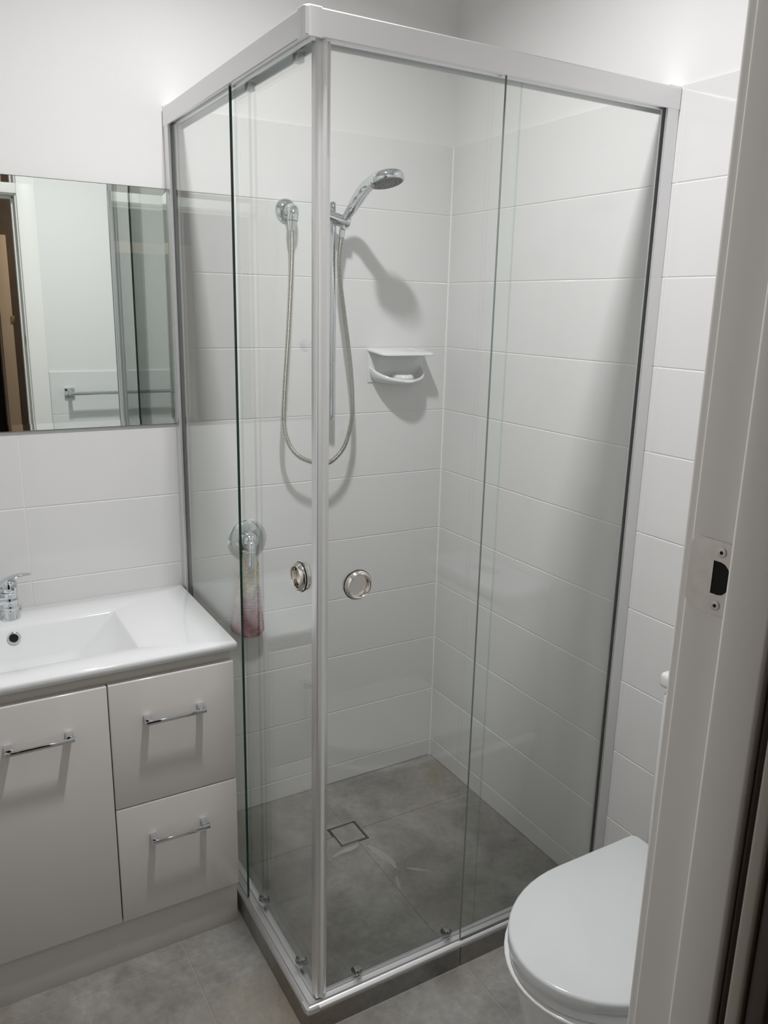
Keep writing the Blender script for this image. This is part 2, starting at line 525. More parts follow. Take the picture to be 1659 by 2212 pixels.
# hall-side frame, dark stained with a lighter bead
def ha(x0, x1, y0, y1, mt):
    bm = bmesh.new(); box(bm, x0, x1, y0, y1, ZF, DT + 0.08, bev=0.003, seg=3)
    return obj('hall_architrave', bm, mt, df, smooth=True)
ha(JX - 0.006, JX + 0.016, -1.9150, YE, 'darkarch')
ha(JX - 0.008, JX + 0.010, -1.9270, -1.9152, 'midarch')
ha(JX + 0.0102, JX + 0.075, -1.9270, DH, 'darkarch')
ha(JX - 0.004, JX + 0.075, -1.9430, -1.9272, 'darkarch')
# hinge-side and head in the hall
bm = bmesh.new(); box(bm, HX - 0.075, HX - 0.004, DH - 0.016, DH, ZF, DT + 0.08, bev=0.003)
obj('hall_architrave', bm, 'darkarch', df, smooth=True)
bm = bmesh.new(); box(bm, HX - 0.004, JX - 0.0085, DH - 0.016, DH, DT + 0.006, DT + 0.08, bev=0.003)
obj('hall_architrave', bm, 'darkarch', df, smooth=True)

# strike plate let into the rebate, with lip, latch hole and two screws
bm = bmesh.new()
zc, hh = 1.3905, 0.0262
yl, yr_ = -1.8345, -1.8722
def yz(y, z, dx=0.0): return (JX - 0.0008 - dx, y, z)
outl = []
for sy, sz, a0 in ((1, 1, 0),):
    pass
rl = 0.008
for k in range(7):
    a = math.radians(90 * k / 6); outl.append((yl - rl + rl * math.cos(a), zc + hh - rl + rl * math.sin(a)))
outl += [(yr_, zc + hh), (yr_, zc - hh)]
for k in range(7):
    a = math.radians(270 + 90 * k / 6); outl.append((yl - rl + rl * math.cos(a), zc - hh + rl + rl * math.sin(a)))
hole = []
hy0, hy1, hz0, hz1 = -1.8545, -1.8690, 1.3790, 1.4025
hole.append((hy0, hz1)); hole.append((hy0 - 0.006, hz1))
for k in range(1, 8):
    a = math.radians(90 - 180 * k / 8); hole.append((hy0 - 0.006 - 0.0085 * math.cos(a), (hz0 + hz1) / 2 + (hz1 - hz0) / 2 * math.sin(a)))
hole.append((hy0 - 0.006, hz0)); hole.append((hy0, hz0))
vo = [bm.verts.new(yz(*p)) for p in outl]; vh = [bm.verts.new(yz(*p)) for p in hole]
eo = [bm.edges.new((vo[i], vo[(i + 1) % len(vo)])) for i in range(len(vo))]
eh = [bm.edges.new((vh[i], vh[(i + 1) % len(vh)])) for i in range(len(vh))]
bmesh.ops.triangle_fill(bm, edges=eo + eh, use_beauty=True)
r = bmesh.ops.extrude_face_region(bm, geom=bm.faces[:])
for v in [g for g in r['geom'] if isinstance(g, bmesh.types.BMVert)]: v.co.x += 0.0016
sp = obj('strike_plate', bm, 'steel', df)
sp['label'] = 'brushed steel strike plate with black latch hole'
bm = bmesh.new()
pk = [(JX - 0.0003, y, z) for y, z in hole]
bm.faces.new([bm.verts.new(p) for p in pk])
o = obj('latch_hole', bm, 'black', sp)
for yy, zz in ((-1.8600, 1.4092), (-1.8598, 1.3712)):
    bm = bmesh.new(); lathe(bm, (JX - 0.0010, yy, zz), (-1, 0, 0), [(0.0036, -0.0012), (0.0036, 0.0002), (0.0030, 0.0004), (0.0, 0.0003)], 20)
    obj('screw', bm, 'steel', sp, smooth=True)
    bm = bmesh.new(); lathe(bm, (JX - 0.0012, yy, zz), (-1, 0, 0), [(0.0013, -0.0002), (0.0013, 0.0004), (0.0, 0.0004)], 8)
    obj('screw_slot', bm, 'black', sp)

# the leaf, swung open against the left wall
bm = bmesh.new(); box(bm, HX - 0.038, HX - 0.003, DW + 0.016, DW + 0.016 + 0.72, ZF + 0.008, DT - 0.004, bev=0.002)
leaf = obj('door_leaf', bm, 'door', df, smooth=True)
bm = bmesh.new(); lathe(bm, (HX - 0.003, DW + 0.67, 1.39), (1, 0, 0), [(0.026, 0), (0.026, 0.006), (0.010, 0.008), (0.010, 0.03), (0.024, 0.036), (0.027, 0.05), (0.018, 0.062), (0, 0.064)], 28)
obj('door_knob', bm, 'chrome', leaf, smooth=True)

# ------------------------------------------------------------------ hall behind the camera (seen in the mirror)
HB = -3.05
fh = struct(bxo('floor_hall', 'hallfloor', None, -2.9, 0.5, -4.6, DH, ZF - 0.1, ZF))
chh = struct(bxo('ceiling_hall', 'ceil', None, -2.9, 0.5, -4.6, DH, ZC, ZC + 0.1))
wh1 = struct(bxo('wall_hall_right', 'brownwall', None, 0.4, 0.5, -4.6, DH, ZF, ZC))
wh2 = struct(bxo('wall_hall_left', 'brownwall', None, -3.0, -2.9, -4.6, DH, ZF, ZC))
wh3 = struct(bxo('wall_hall_end', 'brownwall', None, -2.9, 0.4, -4.7, -4.6, ZF, ZC))
bm = bmesh.new()
box(bm, -1.02, 0.4, HB - 0.09, HB, ZF, ZC); box(bm, -1.82, -1.02, HB - 0.09, HB, 1.86, ZC); box(bm, -2.9, -1.82, HB - 0.09, HB, ZF, ZC)
wh4 = struct(obj('wall_hall_back', bm, 'brownwall'))
bm = bmesh.new(); box(bm, -2.9, XL - 0.1, DH, DH + 0.06, ZF, ZC); box(bm, 0.1, 0.4, DH, DH + 0.06, ZF, ZC)
wh5 = struct(obj('wall_hall_front', bm, 'brownwall'))
hd = bpy.data.objects.new('door_2', None); COL.objects.link(hd); hd.location = (-1.0, HB, ZF); hd['kind'] = 'structure'
prof_v(-1.030, -0.965, HB, HB + 0.018, ZF, 1.915, 'architrave', 'tan', hd)
prof_v(-1.86, -1.795, HB, HB + 0.018, ZF, 1.915, 'architrave', 'tan', hd)
prof_v(-1.795, -1.030, HB, HB + 0.018, 1.85, 1.915, 'architrave', 'tan', hd)
prof_v(-1.039, -1.020, HB - 0.09, HB, ZF, 1.86, 'jamb', 'tan', hd)
prof_v(-1.82, -1.801, HB - 0.09, HB, ZF, 1.86, 'jamb', 'tan', hd)
prof_v(-0.975, -0.955, HB + 0.018, HB + 0.024, 1.43, 1.47, 'latch_plate', 'brass', hd, bev=0.001)

# ------------------------------------------------------------------ mirror
MX0, MX1, MZ0, MZ1, MB = -1.79, -0.8845, ZM + 0.0005, 1.8455, 0.016
bm = bmesh.new()
yf = -0.0050
q = lambda x, y, z: bm.verts.new((x, y, z))
ins = [q(MX0 + MB, yf, MZ0 + MB), q(MX1 - MB, yf, MZ0 + MB), q(MX1 - MB, yf, MZ1 - MB), q(MX0 + MB, yf, MZ1 - MB)]
inner = bm.faces.new(ins); inner.material_index = 0
def bevel_face(a, b, c, d):          # a,b on inner edge ; c,d outer points
    f = bm.faces.new([a, b, q(*c), q(*d)]); f.material_index = 0
t1, t2 = 0.0009, 0.0013
bevel_face(ins[0], ins[1], (MX1 - MB * 0, yf - t1, MZ0), (MX0, yf - t1, MZ0))
bevel_face(ins[1], ins[2], (MX1, yf - t2, MZ1), (MX1, yf - t2, MZ0))
bevel_face(ins[2], ins[3], (MX0, yf - t1, MZ1), (MX1, yf - t1, MZ1))
bevel_face(ins[3], ins[0], (MX0, yf - t2, MZ0), (MX0, yf - t2, MZ1))
mir = obj('mirror', bm, 'mirror')
tag(mir, 'wide frameless wall mirror hanging above the vanity and its tap', 'mirror')
bm = bmesh.new(); box(bm, MX0 - 0.0006, MX1 + 0.0006, -0.0042, 0.0055, MZ0 - 0.0, MZ1 + 0.0012)
obj('mirror_backing', bm, 'mirroredge', mir)
bm = bmesh.new(); box(bm, MX0 - 0.0006, MX1 + 0.0006, -0.0068, -0.0042, MZ1 + 0.0002, MZ1 + 0.0012)
obj('edge_strip', bm, 'mirroredge', mir)
bm = bmesh.new(); box(bm, MX0 - 0.0006, MX1 + 0.0006, -0.0068, -0.0042, MZ0 - 0.0008, MZ0 - 0.0)
obj('edge_strip', bm, 'mirroredge', mir)

# ------------------------------------------------------------------ vanity cabinet
CX0, CX1, CY = -1.7955, -0.9025, -0.465
CZ0, CZ1 = 0.102, 0.7295
cab = thing('vanity_cabinet', ((CX0 + CX1) / 2, -0.23, ZF), 'white gloss vanity cabinet with two drawers and a door under the basin', 'cabinet')
YB0 = CY + 0.020
bxo('side', 'carcass', cab, CX1 - 0.018, CX1 - 0.002, YB0, -0.002, CZ0, 0.757)
bxo('side', 'carcass', cab, CX0 + 0.002, CX0 + 0.018, YB0, -0.002, CZ0, 0.757)
bxo('base', 'carcass', cab, CX0 + 0.018, CX1 - 0.018, YB0, -0.002, CZ0, CZ0 + 0.016)
bxo('front_rail', 'carcass', cab, CX0 + 0.018, CX1 - 0.018, YB0, YB0 + 0.016, 0.700, 0.757)
for xx in (-1.4995, -1.1980):
    bxo('divider', 'carcass', cab, xx - 0.008, xx + 0.008, YB0, -0.30, CZ0 + 0.016, 0.66)
bxo('drawer_rail', 'carcass', cab, -1.190, CX1 - 0.018, YB0, YB0 + 0.016, 0.38, 0.44)
bxo('drawer_rail', 'carcass', cab, CX0 + 0.018, -1.508, YB0, YB0 + 0.016, 0.38, 0.44)
bxo('kickboard', 'kick', cab, CX0 + 0.002, CX1 - 0.001, -0.450, -0.432, ZF, CZ0, bev=0.001)
bxo('side_panel', 'kick', cab, CX1 - 0.018, CX1 - 0.001, -0.4315, -0.002, ZF, CZ0 - 0.0005)


def handle(parent, x0, x1, z):
    bm = bmesh.new()
    yb = CY - 0.028
    box(bm, x0, x1, yb - 0.004, yb + 0.004, z - 0.0055, z + 0.0035, bev=0.0012)
    for a, b in ((x0, x0 + 0.016), (x1 - 0.016, x1)):
        box(bm, a, b, yb + 0.002, CY, z - 0.0045, z + 0.0075, bev=0.0012)
    o = obj('handle', bm, 'chrome', parent, smooth=True, angle=30)
    return o


def front(name, x0, x1, z0, z1):
    bm = bmesh.new(); box(bm, x0, x1, CY, CY + 0.018, z0, z1, bev=0.0028, seg=3)
    return obj(name, bm, 'gloss', cab, smooth=True)


XD = -1.1980
d1 = front('drawer', XD + 0.0012, CX1, 0.4115, CZ1); handle(d1, -1.1235, -0.9815, 0.6320)
d2 = front('drawer', XD + 0.0012, CX1, CZ0, 0.4095); handle(d2, -1.1235, -0.9830, 0.3180)
d3 = front('door', -1.4975, XD - 0.0012, CZ0, CZ1); handle(d3, -1.4180, -1.2780, 0.6340)
d4 = front('drawer', CX0, -1.5015, 0.4125, CZ1); handle(d4, -1.7195, -1.5775, 0.6320)
d5 = front('drawer', CX0, -1.5015, CZ0, 0.4085); handle(d5, -1.7195, -1.5775, 0.3235)

# ------------------------------------------------------------------ basin top
BX0, BX1, BY, BZ = -1.8065, -0.8915, -0.4690, 0.778
TX = -1.3495
bas = thing('vanity_basin', (TX, -0.23, 0.76), 'white ceramic vanity basin with wide rim sitting on the cabinet', 'basin')
bm = bmesh.new()
cx, cy, hx, hy = (BX0 + BX1) / 2, BY / 2, (BX1 - BX0) / 2, -BY / 2
ox, oy = TX, -0.2575                        # bowl centre
N = 6
loops = [rrect(cx, cy, hx - 0.004, hy - 0.004, 0.006, BZ - 0.020, N),
         rrect(cx, cy, hx, hy, 0.008, BZ - 0.016, N),
         rrect(cx, cy, hx, hy, 0.008, BZ - 0.006, N),
         rrect(cx, cy, hx - 0.0015, hy - 0.0015, 0.008, BZ - 0.002, N),
         rrect(cx, cy, hx - 0.005, hy - 0.005, 0.007, BZ, N),
         rrect(ox, oy, 0.2440, 0.1360, 0.008, BZ - 0.0005, N),
         rrect(ox, oy, 0.2405, 0.1325, 0.009, BZ - 0.0025, N),
         rrect(ox, oy, 0.2360, 0.1275, 0.010, BZ - 0.010, N),
         rrect(ox, oy - 0.004, 0.150, 0.104, 0.016, BZ - 0.078, N),
         rrect(ox, oy - 0.005, 0.135, 0.093, 0.020, BZ - 0.087, N),
         rrect(ox, oy - 0.005, 0.040, 0.030, 0.020, BZ - 0.091, N)]
loft(bm, loops, cap0=False, cap1=True)
obj('basin', bm, 'ceramic', bas, smooth=True, angle=60)
bm = bmesh.new()
bxn = bmesh.ops
loopsb = [rrect(ox, oy, 0.2435, 0.1355, 0.008, BZ - 0.0195, N), rrect(ox, oy - 0.004, 0.158, 0.112, 0.016, BZ - 0.088, N), rrect(ox, oy - 0.005, 0.14, 0.098, 0.02, BZ - 0.098, N)]
# overflow ring on the rear slope of the bowl
nrm = Vector((0, -0.68, 0.24)).normalized()
oc = Vector((-1.3525, -0.1395, 0.7515))
bm.free()
bm = bmesh.new(); lathe(bm, oc, nrm, [(0.0155, -0.002), (0.0155, 0.0012), (0.0140, 0.0026), (0.0115, 0.0028), (0.0100, 0.0014), (0.0098, -0.001)], 32)
ov = obj('overflow_ring', bm, 'chrome', bas, smooth=True); ov['label'] = 'chrome overflow ring with dark hole'
bm = bmesh.new(); lathe(bm, oc, nrm, [(0.0100, 0.0004), (0.0, 0.0004)], 24)
obj('overflow_hole', bm, 'black', ov)
bm = bmesh.new(); lathe(bm, (ox, oy - 0.005, BZ - 0.0905), (0, 0, 1), [(0.030, 0), (0.030, 0.002), (0.022, 0.004), (0.020, 0.0015), (0, 0.0015)], 28)
obj('plug_waste', bm, 'chrome', bas, smooth=True)

# ------------------------------------------------------------------ basin mixer
tp = thing('basin_mixer_tap', (TX, -0.068, BZ), 'chrome basin mixer tap standing at the back of the vanity basin', 'tap')
b0 = Vector((TX, -0.068, BZ - 0.001))
bm = bmesh.new()
lathe(bm, b0, (0, 0, 1), [(0.0, 0), (0.0225, 0.0), (0.0232, 0.003), (0.0228, 0.006), (0.0212, 0.020), (0.0202, 0.027), (0.0222, 0.0285), (0.0226, 0.031),
                          (0.0214, 0.036), (0.0206, 0.046), (0.0210, 0.050), (0.0216, 0.052), (0.0210, 0.054), (0.0200, 0.060), (0.0205, 0.070), (0.0210, 0.074), (0.0, 0.076)], 40)
obj('body', bm, 'chrome', tp, smooth=True, angle=50)
bm = bmesh.new()
sd = Vector((-0.93, -0.36, 0)).normalized()
tube(bm, [b0 + Vector((0, 0, 0.050)) + sd * t + Vector((0, 0, 0.012 * math.sin(t * 18))) for t in (0.0, 0.02, 0.04, 0.06, 0.08, 0.10)] + [b0 + sd * 0.108 + Vector((0, 0, 0.048))], [0.015, 0.0148, 0.0135, 0.0125, 0.012, 0.0115, 0.011], 20)
obj('spout', bm, 'chrome', tp, smooth=True)
bm = bmesh.new()
c0 = b0 + Vector((0, 0, 0.074))
lathe(bm, c0, (0.06, 0, 1), [(0.0, 0), (0.0208, 0.001), (0.0215, 0.006), (0.0212, 0.016), (0.0185, 0.026), (0.012, 0.032), (0.0, 0.034)], 36)
lv = [c0 + Vector(p) for p in ((-0.021, 0.0, 0.016), (-0.008, 0.0, 0.027), (0.008, 0.001, 0.033), (0.024, 0.003, 0.0365), (0.040, 0.006, 0.037), (0.055, 0.009, 0.0355))]
rs = []
for i, p in enumerate(lv):
    wd = (0.016, 0.017, 0.0155, 0.0135, 0.0115, 0.009)[i]; th = (0.006, 0.0062, 0.0055, 0.0042, 0.003, 0.002)[i]
    rs.append([p + Vector((0, math.cos(a) * wd, math.sin(a) * th)) for a in (2 * math.pi * k / 16 for k in range(16))])
loft(bm, rs)
obj('lever', bm, 'chrome', tp, smooth=True)
bm = bmesh.new(); lathe(bm, c0 + Vector((0.0085, -0.0195, 0.010)), (0.4, -1, 0.1), [(0.0035, -0.002), (0.0035, 0.0012), (0.0, 0.0016)], 16)
obj('index_button', bm, 'darkplastic', tp, smooth=True)

# ------------------------------------------------------------------ shower screen
scr = thing('shower_screen', (-0.888, -0.858, 0.03), 'corner entry glass shower screen with silver frame and sliding doors', 'shower screen')
HZ0, HZ1 = 1.994, 2.038
XO, YO = -0.890, -0.860
FX, DXp = -0.877, -0.853          # fixed / sliding glass planes, left side
FY, DYp = -0.850, -0.828          # fixed / sliding glass planes, right side
GT = 0.003                        # half thickness of glass


def extr(prof, axis, a, b, name, mt, parent, ang=30):
    """prof: list of (outward offset, z); axis 'y' (left run) or 'x' (right run); mitred run from a to b"""
    bm = bmesh.new()
    def pt(o, z, t, corner):
        if axis == 'y': return (XO + o, (YO + o) if corner else t, z)
        return ((XO + o) if corner else t, YO + o, z)
    A = [pt(o, z, a, a == 'c') for o, z in prof]; B = [pt(o, z, b, b == 'c') for o, z in prof]
    loft(bm, [A, B])
    return obj(name, bm, mt, parent, smooth=True, angle=ang)


head = [(0.0015, HZ1), (0.0, HZ1 - 0.002), (0.0, HZ0 + 0.0015), (0.0015, HZ0), (0.006, HZ0), (0.008, HZ0 + 0.004), (0.018, HZ0 + 0.004), (0.0195, HZ0), (0.0235, HZ0),
        (0.025, HZ0 + 0.012), (0.046, HZ0 + 0.012), (0.047, HZ0 - 0.002), (0.050, HZ0 - 0.002), (0.050, HZ1 - 0.002), (0.0485, HZ1)]
extr(head, 'y', 'c', -0.002, 'header_rail', 'alu', scr)
extr(head, 'x', 'c', -0.002, 'header_rail', 'alu', scr)
base = [(0.0005, 0.030), (0.0, 0.032), (0.0010, 0.0365), (0.006, 0.0405), (0.010, 0.0415), (0.011, 0.046), (0.015, 0.046), (0.0155, 0.0425), (0.026, 0.043), (0.0275, 0.047), (0.030, 0.047), (0.031, 0.040), (0.046, 0.036), (0.048, 0.030)]
extr(base, 'y', 'c', -0.002, 'bottom_rail', 'alu', scr)
extr(base, 'x', 'c', -0.002, 'bottom_rail', 'alu', scr)
# corner caps
def corner_cap(z0, z1, out, ins_, name):
    bm = bmesh.new()
    r = 0.012
    L = []
    L.append((XO - out, YO + 0.030)); 
    for k in range(7):
        a = math.radians(180 + 90 * k / 6); L.append((XO - out + r + r * math.cos(a), YO - out + r + r * math.sin(a)))
    L += [(XO + 0.030, YO - out), (XO + 0.030, YO + ins_), (XO + ins_, YO + ins_), (XO + ins_, YO + 0.030)]
    loft(bm, [[(x, y, z0) for x, y in L], [(x, y, z1 - 0.0015) for x, y in L], [(x + (0.001 if x < XO + 0.01 else 0), y + (0.001 if y < YO + 0.01 else 0), z1) for x, y in L]])
    return obj(name, bm, 'alu', scr, smooth=True, angle=30)
corner_cap(HZ0 - 0.0008, HZ1 + 0.001, 0.0012, 0.004, 'header_corner')
corner_cap(0.0298, 0.0428, 0.0012, 0.004, 'bottom_corner')
# wall channels
bm = bmesh.new()
for a in ((-0.888, -0.8845, -0.035, -0.0005), (-0.869, -0.8655, -0.035, -0.0005), (-0.8845, -0.869, -0.004, -0.0005), (-0.8850, -0.8815, -0.035, -0.031)):
    box(bm, a[0], a[1], a[2], a[3], 0.043, ZT - 0.004, bev=0.0006, seg=1)
obj('wall_channel', bm, 'alu', scr, smooth=True, angle=30)
bm = bmesh.new()
for a in ((-0.035, -0.0005, -0.858, -0.8545), (-0.035, -0.0005, -0.8415, -0.838), (-0.004, -0.0005, -0.8545, -0.8415), (-0.035, -0.031, -0.855, -0.8515)):
    box(bm, a[0], a[1], a[2], a[3], 0.043, ZT - 0.004, bev=0.0006, seg=1)
obj('wall_channel', bm, 'alu', scr, smooth=True, angle=30)
bm = bmesh.new(); box(bm, -0.8655, -0.8625, -0.020, -0.0005, 0.05, HZ0); obj('wall_seal', bm, 'seal', scr)


def pane(name, x0, x1, y0, y1, z0, z1, parent, edge='glassedge'):
    """sheet with real thickness: two clear faces, green edges"""
    bm = bmesh.new(); fs = box(bm, x0, x1, y0, y1, z0, z1)
    thin = 0 if (x1 - x0) < (y1 - y0) else 1
    bm.normal_update()
    for f in fs: f.material_index = 0 if abs(f.normal[thin]) > 0.9 else 1
    return obj(name, bm, ['glass', edge], parent)


pane('fixed_panel', FX - GT, FX + GT, -0.462, -0.005, 0.044, HZ0 + 0.003, scr)
pane('fixed_panel', -0.469, -0.005, FY - GT, FY + GT, 0.044, HZ0 + 0.003, scr, 'glassedge_lit')
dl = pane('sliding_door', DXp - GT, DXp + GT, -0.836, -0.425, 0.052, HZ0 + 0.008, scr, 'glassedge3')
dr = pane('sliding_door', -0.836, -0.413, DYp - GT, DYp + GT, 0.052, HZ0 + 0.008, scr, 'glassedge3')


def stile(x0, x1, y0, y1, parent):
    bm = bmesh.new(); box(bm, x0, x1, y0, y1, 0.050, HZ0 + 0.004, bev=0.003, seg=3)
    return obj('door_stile', bm, 'alu', parent, smooth=True, angle=60)


stile(-0.8615, -0.8450, -0.846, -0.820, dl)
stile(-0.8445, -0.8335, -0.8415, -0.818, dr)
bm = bmesh.new(); tube(bm, [(-0.8475, -0.8450, 0.05), (-0.8475, -0.8450, HZ0)], 0.0045, 10)
obj('magnetic_seal', bm, 'plastic', dr, smooth=True)


def knob(c, ax, parent):
    bm = bmesh.new()
    lathe(bm, c, ax, [(0.0305, 0.003), (0.0305, 0.0065), (0.0290, 0.0085), (0.0268, 0.0135), (0.0250, 0.0150), (0.0232, 0.0142), (0.0222, 0.0120), (0.0212, 0.0036), (0.0, 0.0034)], 44)
    lathe(bm, c, -Vector(ax), [(0.029, 0.003), (0.029, 0.007), (0.024, 0.013), (0.0, 0.014)], 32)
    o = obj('door_knob', bm, 'nickel', parent, smooth=True, angle=50)
    bm = bmesh.new(); lathe(bm, c, ax, [(0.0318, 0.0031), (0.0318, 0.0045), (0.0290, 0.0047)], 44)
    obj('knob_gasket', bm, 'rubber', parent, smooth=True)
    return o


knob((DXp, -0.7560, 1.0255), (-1, 0, 0), dl)
knob((-0.7630, DYp, 1.0175), (0, -1, 0), dr)


def roller(x, y, ax, parent):
    bm = bmesh.new()
    d = Vector(ax)
    c = Vector((x, y, 0.060))
    if abs(d.x) > 0: box(bm, x - 0.006, x + 0.012, y - 0.009, y + 0.009, 0.0525, 0.0655, bev=0.0012)
    else: box(bm, x - 0.009, x + 0.009, y - 0.006, y + 0.012, 0.0525, 0.0655, bev=0.0012)
    lathe(bm, c - d * 0.006, -d, [(0.0055, 0.0), (0.0055, 0.003), (0.003, 0.0035), (0, 0.0035)], 18)
    o = obj('roller', bm, 'gunmetal', parent, smooth=True)
    bm = bmesh.new(); cc = c + Vector((0, 0, -0.010)) + d * 0.0155
    lathe(bm, cc, d, [(0.0, -0.003), (0.0085, -0.003), (0.0085, 0.003), (0.0, 0.003)], 18)
    obj('roller_wheel', bm, 'rubber', parent, smooth=True)


roller(DXp, -0.500, (1, 0, 0), dl); roller(DXp, -0.735, (1, 0, 0), dl)
roller(-0.745, DYp, (0, 1, 0), dr); roller(-0.492, DYp, (0, 1, 0), dr)
for yy in (-0.50, -0.74):
    bm = bmesh.new(); box(bm, DXp - 0.003, DXp + 0.012, yy - 0.010, yy + 0.010, HZ0 - 0.010, HZ0 + 0.006, bev=0.001); obj('top_roller', bm, 'alu', dl, smooth=True)

# ------------------------------------------------------------------ slide rail
RX = -0.4365
sr = thing('shower_slide_rail', (RX, 0.0, 1.235), 'chrome vertical slide rail with sliding holder inside the shower', 'rail')
bm = bmesh.new(); box(bm, RX - 0.009, RX + 0.009, -0.056, -0.044, 1.238, 1.848, bev=0.004, seg=3)
obj('rail', bm, 'chrome', sr, smooth=True)
for z in (1.262, 1.822):
    bm = bmesh.new(); tube(bm, [(RX, -0.0, z), (RX, -0.046, z)], 0.0085, 16)
    obj('bracket', bm, 'chrome', sr, smooth=True)
SZ = 1.800
bm = bmesh.new()
tube(bm, [(RX - 0.018, -0.050, SZ + 0.010), (RX - 0.014, -0.050, SZ + 0.0095), (RX + 0.010, -0.057, SZ + 0.002), (RX + 0.038, -0.066, SZ - 0.006), (RX + 0.045, -0.068, SZ - 0.008)], [0.0135, 0.0160, 0.0172, 0.0172, 0.0140], 24)
obj('slider', bm, 'chrome', sr, smooth=True)

# ------------------------------------------------------------------ hand shower
hs_ = thing('hand_shower', (RX + 0.014, -0.088, SZ - 0.01), 'chrome hand shower head with grey spray face held on the slide rail', 'shower head')
HC = Vector((-0.379, -0.250, 1.884)); HN = Vector((0.10, -0.23, -0.96)).normalized()
A = Vector((RX + 0.026, -0.066, SZ - 0.014))
neck = HC - HN * 0.010 + Vector((-0.012, 0.030, -0.002))
bm = bmesh.new()
ctrl = [A, Vector((-0.4045, -0.071, 1.806)), Vector((-0.394, -0.092, 1.834)), Vector((-0.392, -0.125, 1.858)), Vector((-0.395, -0.172, 1.8775)), neck]
pts = catmull(ctrl, 0.008); n = len(pts)
tube(bm, pts, [0.0100 + 0.0060 * min(1, i / n * 2.2) + (0.002 * math.sin(math.pi * i / n)) for i in range(n)], 20)
obj('handle', bm, 'chrome', hs_, smooth=True)
bm = bmesh.new(); tube(bm, [A + Vector((-0.003, -0.001, -0.0125)), A, A + Vector((0.004, -0.003, 0.012))], 0.0088, 18)
obj('swivel_nut', bm, 'chrome', hs_, smooth=True)
bm = bmesh.new()
lathe(bm, HC, HN, [(0.0, -0.0225), (0.024, -0.0220), (0.0385, -0.0190), (0.0445, -0.0140), (0.0465, -0.0080), (0.0468, 0.003), (0.0450, 0.0055), (0.0425, 0.0060)], 44)
obj('head', bm, 'chrome', hs_, smooth=True, angle=60)
bm = bmesh.new()
lathe(bm, HC, HN, [(0.0430, 0.0050), (0.0420, 0.0068), (0.012, 0.0078), (0.0, 0.0078)], 44)
uu, vv = frame_of(HN)
for rr_, cnt in ((0.014, 8), (0.024, 14), (0.034, 20)):
    for k in range(cnt):
        a = 2 * math.pi * k / cnt
        lathe(bm, HC + (uu * math.cos(a) + vv * math.sin(a)) * rr_ + HN * 0.0070, HN, [(0.0013, 0.0), (0.0010, 0.0022), (0.0, 0.0022)], 6)
obj('spray_face', bm, 'darkplastic', hs_, smooth=True)
bm = bmesh.new()
sx = (Vector((-0.47, -0.87, 0.0)) - HN * Vector((-0.47, -0.87, 0)).dot(HN)).normalized()
side = Vector((-0.86, 0.5, 0.0)); side = (side - HN * side.dot(HN)).normalized()
p = HC + side * 0.036 + sx * 0.018 + HN * 0.006
tube(bm, [p, p + HN * 0.010 + side * 0.002], [0.006, 0.0045], 12)
obj('spray_selector', bm, 'darkplastic', hs_, smooth=True)

# ------------------------------------------------------------------ wall elbow
we = thing('wall_outlet_elbow', (-0.553, 0.0, 1.82), 'round chrome water outlet elbow on the tiles left of the slide rail', 'pipe fitting')
bm = bmesh.new(); lathe(bm, (-0.556, 0.0, 1.8195), (0, -1, 0), [(0.0, 0.0), (0.033, 0.0), (0.033, 0.002), (0.0305, 0.007), (0.022, 0.013), (0.017, 0.015)], 40)
obj('flange', bm, 'chrome', we, smooth=True)
bm = bmesh.new()
ev = catmull([(-0.556, -0.012, 1.8195), (-0.554, -0.036, 1.8195), (-0.556, -0.050, 1.812), (-0.558, -0.0515, 1.798), (-0.5595, -0.052, 1.786)], 0.004)
tube(bm, ev, [0.0165 if i < len(ev) * 0.55 else 0.0150 for i in range(len(ev))], 24)
obj('elbow', bm, 'chrome', we, smooth=True, angle=50)

# ------------------------------------------------------------------ hose
H = [(-0.5595, -0.052, 1.788), (-0.5612, -0.052, 1.765), (-0.5624, -0.053, 1.688), (-0.5755, -0.060, 1.514), (-0.5945, -0.070, 1.3225), (-0.5981, -0.074, 1.231),
     (-0.5836, -0.076, 1.177), (-0.5552, -0.077, 1.141), (-0.5112, -0.078, 1.1195), (-0.4735, -0.078, 1.1115), (-0.4399, -0.078, 1.1235), (-0.4047, -0.078, 1.163),
     (-0.3832, -0.077, 1.234), (-0.3805, -0.076, 1.3025), (-0.3891, -0.075, 1.411), (-0.4100, -0.072, 1.555), (-0.4225, -0.070, 1.644), (-0.4235, -0.069, 1.705), (A.x - 0.003, A.y - 0.001, A.z - 0.013)]
hp = catmull(H, 0.00115)
hose = thing('shower_hose', (-0.5595, -0.054, 1.788), 'ribbed chrome shower hose hanging in a long loop beside the slide rail', 'hose')
bm = bmesh.new()
tube(bm, hp[18:-14], [0.0066 + (0.0009, 0.0000, -0.0014)[i % 3] for i in range(len(hp) - 32)], 10)
obj('hose', bm, 'hose', hose, smooth=True, angle=89)
for rng_, r0, r1 in ((hp[:22], 0.0135, 0.0085), (hp[-18:], 0.0080, 0.0088)):
    bm = bmesh.new(); tube(bm, rng_, [r0 + (r1 - r0) * i / len(rng_) for i in range(len(rng_))], 18)
    obj('hose_collar', bm, 'chrome', hose, smooth=True)

